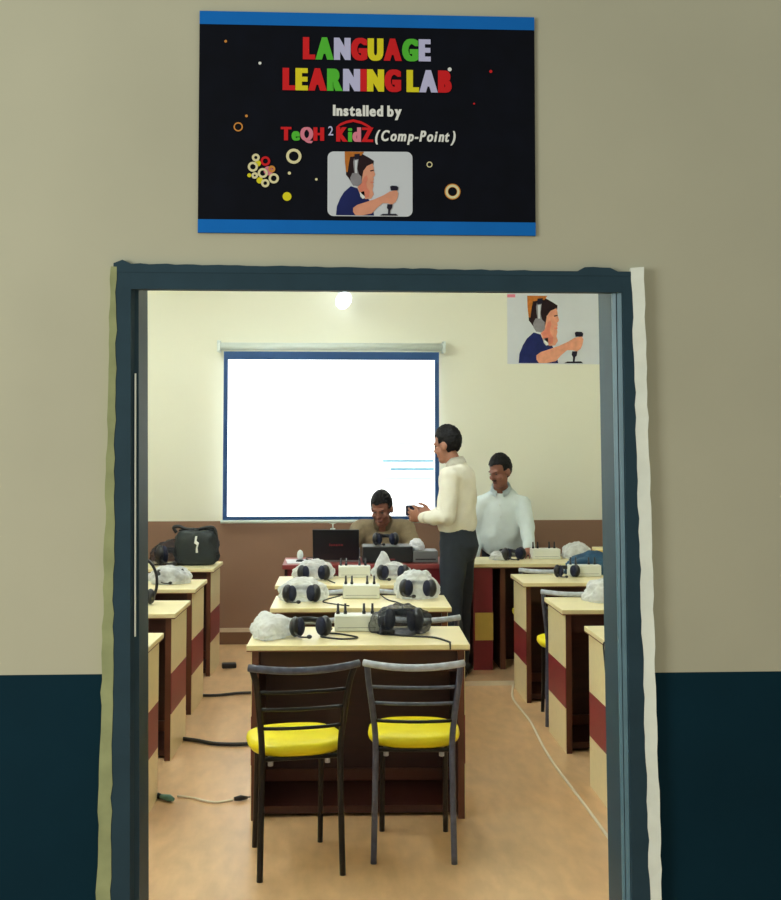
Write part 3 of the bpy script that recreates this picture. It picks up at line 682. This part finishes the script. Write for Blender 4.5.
# teacher's table things
lp = thing('laptop', (.045,8.02,TZ), 'open black laptop on the maroon table, lid towards the door', 'laptop', R(-4))
b = MB(); b.m(M['lap_sil']).box((-.158,-.02,.002),(.158,.21,.020), bev=.004); base = b.build('base', lp)
b = MB(); b.m(M['blk_pl']).box((-.14,.02,.0195),(.14,.17,.0215)); b.build('keyboard', base)
lm = Matrix.Rotation(R(8),4,'X')
b = MB(); b.m(M['blk_pl']).box((-.16,-.012,.0),(.16,0,.215), bev=.004); lid = b.build('lid', lp); lid.location=(0,-.020,.016); lid.rotation_euler=(R(10),0,0)
b = MB(); b.m(M['lap_sil']).box((-.148,.0002,.012),(.148,.0012,.205)); b.build('display', lid)
b = MB(); b.m(M['lid_red'])
for xa,xb,za,zb in ((-.046,-.038,.099,.117),(-.034,-.022,.100,.112),(-.018,-.006,.101,.113),(-.002,.012,.100,.113),(.016,.028,.102,.112),(.032,.048,.101,.112)): b.box((xa,-.0127,za),(xb,-.0118,zb))
b.build('lid_emblem', lid)

pb = thing('amplifier', (.395,8.02,TZ), 'black amplifier box on the maroon table before the seated man', 'amplifier')
b = MB(); b.m(M['blk_pl']).box((-.172,-.12,.004),(.172,.12,.112), bev=.006); b.build('case', pb)
b = MB(); b.m(M['grey_pl']).box((-.165,-.112,.1115),(.165,.112,.1135)); b.build('top_cover', pb)
b = MB(); b.m(M['p_orange']).ell((-.01,-.121,.05),(.009,.004,.009)); b.build('knob', pb)
b = MB(); b.m(M['lid_red']).box((-.03,-.1215,.022),(.05,-.1195,.030)); b.build('label_strip', pb)
copy_tree(hs0, (.385,8.0,TZ+.1135), R(0), 'black headset lying on top of the amplifier')
gb = thing('grey_box', (.655,8.0,TZ), 'flat grey device on the maroon table right of the amplifier', 'device')
b = MB(); b.m(M['grey_pl']).box((-.085,-.10,.003),(.085,.10,.082), bev=.005); b.build('case', gb)
b = MB(); b.m(M['blk_pl']).box((-.07,-.101,.02),(.07,-.0995,.03)); b.build('slot', gb)
place(make_bag('tissue',.055,.05,.075,M['tissue'],'crumpled white tissue on the grey device',21,cat='tissue'), (.600,8.0,TZ+.082))
sh = MB(); sh.m(M['tissue']).box((-.10,-.14,0),(.10,.14,.003)); tag(place(sh.build('paper_sheet'), (-.20,8.05,TZ+.0005), R(5)), 'white paper lying at the left end of the maroon table', 'paper')
cu = thing('web_camera', (-.205,8.02,TZ+.004), 'small white and dark gadget on the paper left of the laptop', 'gadget')
b = MB(); b.m(M['blk_pl']).loft([(0,0,0),(0,0,.012)], [.030,.022], n=16); b.build('foot', cu)
b = MB(); b.m(M['white_m']).ell((0,0,.045),(.022,.022,.034)); b.build('head', cu)
part_cord(lp, 'cord', [(-.12,8.08,TZ+.006),(-.165,8.13,TZ+.008),(-.15,8.26,TZ+.006),(-.05,8.30,TZ+.006)], .004)

# ------------------------------------------------------------------ people
def J(f,l,u): return Vector((-l,f,u))
def head_parts(mb, c, rot, sc):
    def e(p, r): mb.ell(c+rot@(Vector(p)*sc), tuple(q*sc for q in r), rot)
    e((0,-.012,.030),(.074,.093,.100)); e((0,.022,-.040),(.060,.070,.082)); e((0,.060,-.098),(.034,.030,.028)); e((0,.02,-.085),(.052,.052,.040))
    e((0,.094,-.026),(.015,.022,.016)); e((0,.090,-.005),(.010,.016,.030)); e((0,.076,.022),(.050,.016,.014))
    e((0,.082,-.066),(.026,.013,.010))
    for s in (-1,1): e((s*.078,-.008,-.012),(.012,.026,.034)); e((s*.040,.062,-.032),(.024,.024,.024))
def head_extras(parent, c, rot, sc, moustache=False, hairline=.074, thick=1.0):
    def put(name, p, r, m, sub=3):
        b = MB(); b.m(m).ell(c+rot@(Vector(p)*sc), tuple(q*sc for q in r), rot, sub=sub); return b.build(name, parent)
    for s in (-1,1): put('eye', (s*.031,.0795,.003), (.011,.008,.0055), M['eye_w'])
    for s in (-1,1): put('eyebrow', (s*.031,.0835,.024), (.018,.004,.003), M['hair'])
    put('lips', (0,.090,-.067), (.024,.009,.007), M['lip'])
    if moustache: put('moustache', (0,.090,-.050), (.026,.009,.006), M['hair'])
    bm = bmesh.new(); bmesh.ops.create_icosphere(bm, subdivisions=6, radius=1)
    kill = []
    for v in bm.verts:
        p = Vector((v.co.x*.083, v.co.y*.103-.016, v.co.z*.113+.032))
        v.co = p
    for f in bm.faces:
        p = f.calc_center_median(); nz = .011*noise.noise(p*45)
        face_z = hairline - .35*max(0, abs(p.x)-.045)      # hairline dips to the temples
        out = (p.y > .030 and p.z < face_z+nz) or (p.y > -.012 and p.z < -.012+nz) or (p.z < -.062+nz) or (p.y > .004 and p.z < .012+nz and abs(p.x) > .05)
        if out: kill.append(f)
    bmesh.ops.delete(bm, geom=kill, context='FACES')
    r = bmesh.ops.solidify(bm, geom=bm.faces[:], thickness=.006)
    for v in bm.verts:
        q = v.co; v.co = q + (q-Vector((0,-.016,.03))).normalized()*(.004*noise.noise(q*70)+.004*(thick-1))
        v.co = c + rot@(v.co*sc)
    me = bpy.data.meshes.new('hair'); bmesh.ops.recalc_face_normals(bm, faces=bm.faces[:]); bm.to_mesh(me); bm.free(); me.materials.append(M['hair'])
    for p in me.polygons: p.use_smooth = True
    o = bpy.data.objects.new('hair', me); COL.objects.link(o); o.parent = parent
def limb(mb, pts, rads, n=14):
    """tapered chain with ball joints so the bend stays round"""
    mb.loft(pts, rads, n=n)
    for p,r in zip(pts, rads):
        rr = max(r) if isinstance(r,tuple) else r
        mb.ell(p, (rr,rr,rr), sub=2)
def hand(mb, wrist, d, palm, side, curl=25, sc=1.0):
    """d: finger direction, palm: direction the palm faces, side: thumb side"""
    d = Vector(d).normalized(); palm = Vector(palm); palm = (palm-d*palm.dot(d)).normalized(); side = (Vector(side)); side = (side-d*side.dot(d)-palm*side.dot(palm)).normalized()
    w = Vector(wrist)
    mb.loft([w-d*.02, w+d*.02*sc, w+d*.055*sc, w+d*.088*sc], [(.024,.019),(.033*sc,.016*sc),(.041*sc,.015*sc),(.040*sc,.012*sc)], side=side, n=14)
    for k,(a,L) in enumerate(((.034,.070),(.0115,.080),(-.0115,.074),(-.034,.058))):
        p = w+d*.080*sc+side*a*sc; pts = [p-d*.03*sc, p]; dd = (d+side*a*2.6).normalized()
        for j,fr in enumerate((.45,.32,.25)):
            ang = R(curl*(j+.6)); v = dd*cos(ang)+palm*sin(ang); pts.append(pts[-1]+v*L*fr*sc)
        limb(mb, pts, [.0085*sc,.0088*sc,.0082*sc,.0076*sc,.0065*sc], n=8)
    t0 = w+d*.028*sc+side*.026*sc
    pts = [t0, t0+(side*.75+d*.6+palm*.25).normalized()*.034*sc]
    pts.append(pts[-1]+(side*.25+d*.9+palm*.35).normalized()*.030*sc); pts.append(pts[-1]+(d*.9+palm*.5-side*.1).normalized()*.022*sc)
    limb(mb, pts, [.014*sc,.0105*sc,.0092*sc,.0075*sc], n=8)
def collar(parent, base, up, r, m, fwd):
    b = MB(); up = Vector(up).normalized(); n = 28
    fwd = (Vector(fwd)-up*Vector(fwd).dot(up)).normalized(); sd = up.cross(fwd)
    b.m(m); rings=[]
    for (k,hgt) in ((1.0,-.012),(.98,.022),(1.04,.030),(1.16,.012),(1.28,-.014)):
        rg=[]
        for i in range(n):
            a = R(20)+ (2*pi-R(40))*i/(n-1)
            rg.append(b.bm.verts.new(Vector(base)+fwd*(cos(a)*r*k)+sd*(sin(a)*r*k)+up*(hgt-.030*max(0,cos(a)))))
        rings.append(rg)
    for i in range(len(rings)-1):
        for k in range(n-1):
            f=b.bm.faces.new([rings[i][k],rings[i][k+1],rings[i+1][k+1],rings[i+1][k]]); f.smooth=True
    bmesh.ops.solidify(b.bm, geom=b.bm.faces[:], thickness=.004)
    return b.build('collar', parent)
def shoe(parent, ankle, d):
    b = MB(); d = Vector(d).normalized(); a = Vector(ankle)
    b.m(M['shoe']).loft([a-d*.075+Vector((0,0,-.045)), a-d*.06+Vector((0,0,-.035)), a+Vector((0,0,-.028)), a+d*.09+Vector((0,0,-.043)), a+d*.16+Vector((0,0,-.05)), a+d*.195+Vector((0,0,-.054))],
        [(.022,.025),(.036,.040),(.042,.048),(.046,.034),(.042,.026),(.016,.016)], side=d.cross(Vector((0,0,1))), n=14); return b.build('shoe', parent)

# --- man standing, side on, at the end of the maroon table
pA = thing('person', (.845,7.60,PZ), 'standing man in cream shirt and dark trousers, back turned, holding something', 'person', R(65))
sc=.93
hc = J(.075,0,1.525); hr = Matrix.Rotation(R(-6),3,'Z') @ Matrix.Rotation(R(-14),3,'X')
bm_ = MB(); bm_.m(M['skin'])
head_parts(bm_, hc, hr, sc)
limb(bm_, [J(.0,0,1.32), J(.025,0,1.39), J(.055,0,1.46)], [.055,.052,.050])
bm_.loft([J(0,0,.90),J(.01,0,1.05),J(.01,0,1.2),J(.0,0,1.33)], [(.13,.09),(.125,.085),(.15,.09),(.13,.07)], side=(1,0,0))
shL, shR = J(.0,.165,1.315), J(.0,-.165,1.315)
elL, elR = J(-.01,.235,1.06), J(.03,-.235,1.07)
wrL, wrR = J(.205,.130,1.045), J(.205,-.060,1.055)
for s_,e_,w_ in ((shL,elL,wrL),(shR,elR,wrR)):
    limb(bm_, [J(0,0,1.31), s_], [.05,.045]); limb(bm_, [s_,e_,w_], [.043,.034,.022])
hand(bm_, wrL, J(1,-.25,.12), J(0,-1,.25), J(.1,.1,1), curl=30); hand(bm_, wrR, J(1,.25,.12), J(0,1,.25), J(.1,.1,1), curl=32)
legs = [[J(.0,s*.085,.88), J(.015,s*.10,.48), J(-.01+.03*(s<0),s*.105,.075)] for s in (-1,1)]
for l in legs: limb(bm_, l, [.075,.05,.036]); limb(bm_, [J(0,0,.9), l[0]], [.09,.075]); limb(bm_, [l[2], l[2]+J(.06,0,-.035)], [.034,.03])
bodyA = remesh(bm_, 'body', .0055, pA, M['skin'], smooth=4)
head_extras(pA, hc, hr, sc)
sb = MB(); sb.m(M['shirt_c'])
sb.loft([J(.005,0,.955),J(.005,0,.995),J(.012,0,1.03),J(.008,0,1.12),J(.0,0,1.22),J(-.005,0,1.29),J(.0,0,1.345),J(.008,0,1.385),J(.014,0,1.40)],
        [(.158,.118),(.168,.128),(.172,.135),(.168,.125),(.172,.118),(.172,.105),(.13,.085),(.075,.068),(.058,.056)], side=(1,0,0), n=24)
for s_,e_,w_ in ((shL,elL,wrL),(shR,elR,wrR)):
    limb(sb, [J(0,0,1.315), s_], [.085,.070]); limb(sb, [s_, s_*.55+e_*.45, e_, e_*.5+w_*.5, e_*.06+w_*.94], [.070,.062,.056,.050,.042])
remesh(sb, 'shirt', .010, pA, M['shirt_c'], smooth=5, wrinkle=.010, wscale=9)
collar(pA, J(.020,0,1.405), J(.25,0,1), .060, M['shirt_c'], J(1,0,0))
for w_,e_ in ((wrL,elL),(wrR,elR)):
    d=(w_-e_).normalized(); b=MB(); b.m(M['shirt_c']).loft([w_-d*.055,w_-d*.012],[.043,.037],n=16); b.build('cuff',pA)
tb = MB()
tb.loft([J(.005,0,1.0),J(.0,0,.93),J(-.01,0,.86),J(0,0,.78)], [(.150,.108),(.160,.118),(.165,.125),(.15,.11)], side=(1,0,0), n=20)
for l in legs: limb(tb, [l[0], l[0]*.5+l[1]*.5, l[1], l[1]*.5+l[2]*.5, l[2]+J(0,0,-.012)], [.098,.086,.072,.066,.060])
remesh(tb, 'trousers', .010, pA, M['trouser'], smooth=5, wrinkle=.008, wscale=7)
for l in legs: shoe(pA, l[2], J(1,0,0))
ob = MB(); ob.m(M['foam']).box((-.035,-.020,-.035),(.035,.020,.035), bev=.008)
p_ = pA.location + Matrix.Rotation(R(65),3,'Z') @ J(.315,.045,1.085)
tag(place(ob.build('handheld_gadget'), p_, R(40)), 'small dark object between the hands of the standing cream shirted man', 'gadget')

# --- man leaning with one hand on the cream side desk
pB = thing('person', (1.335,8.74,PZ), 'standing man in white shirt leaning one hand on the cream side desk', 'person', R(162))
sc=.93
hc = J(.265,.005,1.33); hr = Matrix.Rotation(R(-34),3,'Z') @ Matrix.Rotation(R(-20),3,'X')
bm_ = MB()
head_parts(bm_, hc, hr, sc)
limb(bm_, [J(.17,0,1.14), J(.205,0,1.20), J(.24,0,1.265)], [.058,.055,.052])
bm_.loft([J(-.02,0,.80),J(.08,0,.92),J(.14,0,1.04),J(.165,0,1.15)], [(.13,.09),(.13,.09),(.15,.09),(.13,.07)], side=(1,0,0))
shL, shR = J(.165,.158,1.088), J(.165,-.150,1.088)
elL, elR = J(.235,.200,.905), J(.10,-.205,.86)
wrL, wrR = J(.385,.235,.775), J(.165,-.215,.66)
for s_,e_,w_ in ((shL,elL,wrL),(shR,elR,wrR)):
    limb(bm_, [J(.16,0,1.12), s_], [.05,.045]); limb(bm_, [s_,e_,w_], [.043,.034,.023])
hand(bm_, wrL, J(.85,.05,-.28), J(-.2,0,-1), J(.1,-1,0), curl=8); hand(bm_, wrR, J(.35,.05,-1), J(0,1,0), J(1,.1,.3), curl=25)
legs = [[J(-.03,s*.09,.80), J(.02,s*.11,.44), J(-.06,s*.11,.075)] for s in (-1,1)]
for l in legs: limb(bm_, l, [.078,.052,.038]); limb(bm_, [J(-.02,0,.82), l[0]], [.09,.078]); limb(bm_, [l[2], l[2]+J(.06,0,-.035)], [.034,.03])
remesh(bm_, 'body', .0055, pB, M['skin_d'], smooth=4)
head_extras(pB, hc, hr, sc, moustache=True)
sb = MB()
sb.loft([J(.035,0,.735),J(.06,0,.80),J(.085,0,.88),J(.115,0,.97),J(.135,0,1.05),J(.15,0,1.11),J(.17,0,1.155),J(.19,0,1.185),J(.198,0,1.20)],
        [(.172,.130),(.182,.145),(.184,.148),(.178,.132),(.166,.12),(.148,.105),(.12,.085),(.078,.07),(.060,.058)], side=(1,0,0), n=24)
for s_,e_,w_ in ((shL,elL,wrL),(shR,elR,wrR)):
    limb(sb, [J(.155,0,1.115), s_], [.080,.060]); limb(sb, [s_, s_*.55+e_*.45, e_, e_*.5+w_*.5, e_*.08+w_*.92], [.062,.059,.055,.050,.043])
remesh(sb, 'shirt', .010, pB, M['shirt_w'], smooth=5, wrinkle=.010, wscale=9)
collar(pB, J(.205,0,1.205), J(.45,0,1), .062, M['shirt_w'], J(1,0,0))
b = MB(); b.m(M['white_m'])
for z_,f_ in ((1.08,.262),(.99,.252),(.90,.238)): b.ell(J(f_,0,z_),(.006,.004,.006),sub=2)
b.build('button_row', pB)
tb = MB()
tb.loft([J(.05,0,.80),J(.01,0,.78),J(-.02,0,.72)], [(.160,.118),(.165,.125),(.155,.12)], side=(1,0,0), n=20)
for l in legs: limb(tb, [l[0]-J(0,0,.02), l[0]*.5+l[1]*.5, l[1], l[1]*.5+l[2]*.5, l[2]+J(0,0,-.012)], [.10,.088,.074,.066,.060])
remesh(tb, 'trousers', .010, pB, M['trouser_n'], smooth=5, wrinkle=.008, wscale=7)
for l in legs: shoe(pB, l[2], J(1,0,0))

# --- man seated behind the laptop table
pC = thing('person', (.40,8.55,PZ), 'seated man in khaki shirt looking down at the laptop', 'person', R(172))
sc=.93
hc = J(.185,0,1.065); hr = Matrix.Rotation(R(-14),3,'Z') @ Matrix.Rotation(R(-26),3,'X')
bm_ = MB()
head_parts(bm_, hc, hr, sc)
limb(bm_, [J(.06,0,.86), J(.10,0,.93), J(.145,0,1.0)], [.058,.055,.052])
bm_.loft([J(-.06,0,.50),J(-.01,0,.62),J(.03,0,.76),J(.055,0,.875)], [(.14,.10),(.13,.09),(.15,.09),(.13,.07)], side=(1,0,0))
shL, shR = J(.06,.170,.905), J(.06,-.170,.905)
elL, elR = J(.17,.235,.775), J(.17,-.225,.785)
wrL, wrR = J(.330,.12,.775), J(.345,-.205,.775)
for s_,e_,w_ in ((shL,elL,wrL),(shR,elR,wrR)):
    limb(bm_, [J(.055,0,.86), s_], [.05,.045]); limb(bm_, [s_,e_,w_], [.043,.034,.023])
hand(bm_, wrL, J(.9,-.3,-.12), J(-.1,0,-1), J(.1,-1,0), curl=14); hand(bm_, wrR, J(.95,.05,-.12), J(-.1,0,-1), J(.1,1,0), curl=14)
legs = [[J(-.02,s*.09,.515), J(.36,s*.11,.49), J(.30,s*.115,.078)] for s in (-1,1)]
for l in legs: limb(bm_, l, [.07,.05,.038]); limb(bm_, [J(-.06,0,.52), l[0]], [.075,.07]); limb(bm_, [l[2], l[2]+J(.06,0,-.035)], [.034,.03])
remesh(bm_, 'body', .0055, pC, M['skin_d'], smooth=4)
head_extras(pC, hc, hr, sc)
sb = MB()
sb.loft([J(-.07,0,.50),J(-.05,0,.56),J(-.01,0,.66),J(.025,0,.78),J(.045,0,.87),J(.06,0,.918),J(.08,0,.945),J(.095,0,.962)],
        [(.165,.12),(.172,.130),(.172,.128),(.175,.12),(.172,.105),(.13,.085),(.078,.07),(.060,.058)], side=(1,0,0), n=24)
for s_,e_,w_ in ((shL,elL,wrL),(shR,elR,wrR)):
    limb(sb, [J(.055,0,.90), s_], [.085,.072]); limb(sb, [s_, s_*.55+e_*.45, e_, e_*.55+w_*.45], [.072,.066,.058,.050])
remesh(sb, 'shirt', .010, pC, M['shirt_k'], smooth=5, wrinkle=.010, wscale=9)
collar(pC, J(.100,0,.963), J(.45,0,1), .062, M['shirt_k'], J(1,0,0))
tb = MB()
tb.loft([J(-.06,0,.56),J(-.06,0,.53),J(-.06,0,.495)], [(.165,.12),(.17,.13),(.15,.11)], side=(1,0,0), n=20)
for l in legs: limb(tb, [l[0], l[0]*.5+l[1]*.5, l[1], l[1]*.5+l[2]*.5, l[2]+J(0,0,-.012)], [.085,.080,.070,.064,.058])
remesh(tb, 'trousers', .010, pC, M['trouser_n'], smooth=5, wrinkle=.006, wscale=7)
for l in legs: shoe(pC, l[2], J(1,0,0))

# ------------------------------------------------------------------ lights
def added_tube_light(loc, rz, label):  # unseen tubes, added to light the room more from the left
    t = thing('added_tube_light', loc, label, 'ceiling light', rz, 'added unseen tube lights')
    b = MB(); b.m(M['white_m']).box((-.62,-.05,-.04),(.62,.05,0), bev=.006); b.build('housing', t)
    b = MB(); b.m(M['tube_w']).tube([(-.58,0,-.06),(.58,0,-.06)], .018, n=12); b.build('tube', t)
    return t
tl = added_tube_light((-1.15,7.5,ZC), R(90), 'added unseen tube light over the left desks near the screen end')
copy_tree(tl, (-1.25,5.2,ZC), R(90), 'added unseen tube light over the left desks near the door')
copy_tree(tl, (.5,6.6,ZC), R(90), 'added unseen tube light over the middle desks')
copy_tree(tl, (-1.25,3.9,ZC), R(90), 'added unseen tube light just inside the doorway')

w = bpy.data.worlds.new('World'); S.world = w; w.use_nodes = True
bg = w.node_tree.nodes['Background']; bg.inputs[0].default_value = (.93,1.0,.93,1); bg.inputs[1].default_value = .37
al = bpy.data.lights.new('corridor_daylight','AREA'); al.shape='RECTANGLE'; al.size=1.6; al.size_y=1.8; al.energy=74; al.color=(.94,1,.95)
ao = bpy.data.objects.new('corridor_daylight', al); COL.objects.link(ao); ao.location=(-3.3,.2,2.0); ao.rotation_euler=(Vector((.4,YF,1.7))-Vector(ao.location)).to_track_quat('-Z','Y').to_euler()

# ------------------------------------------------------------------ camera
cam = bpy.data.cameras.new('Camera'); co = bpy.data.objects.new('Camera', cam); COL.objects.link(co)
cam.sensor_fit = 'VERTICAL'; cam.sensor_height = 36; cam.lens = 1150/900*36
cam.shift_y = -65/900; cam.clip_start = .05
co.location = (0,0,1.55)
yaw, pit = R(3), R(3)
co.rotation_euler = (R(90)+pit, 0, -yaw)
S.camera = co
vs = S.view_settings; vs.view_transform = 'Standard'; vs.look = 'None'; vs.exposure = 0; vs.gamma = 1; vs.use_curve_mapping = False
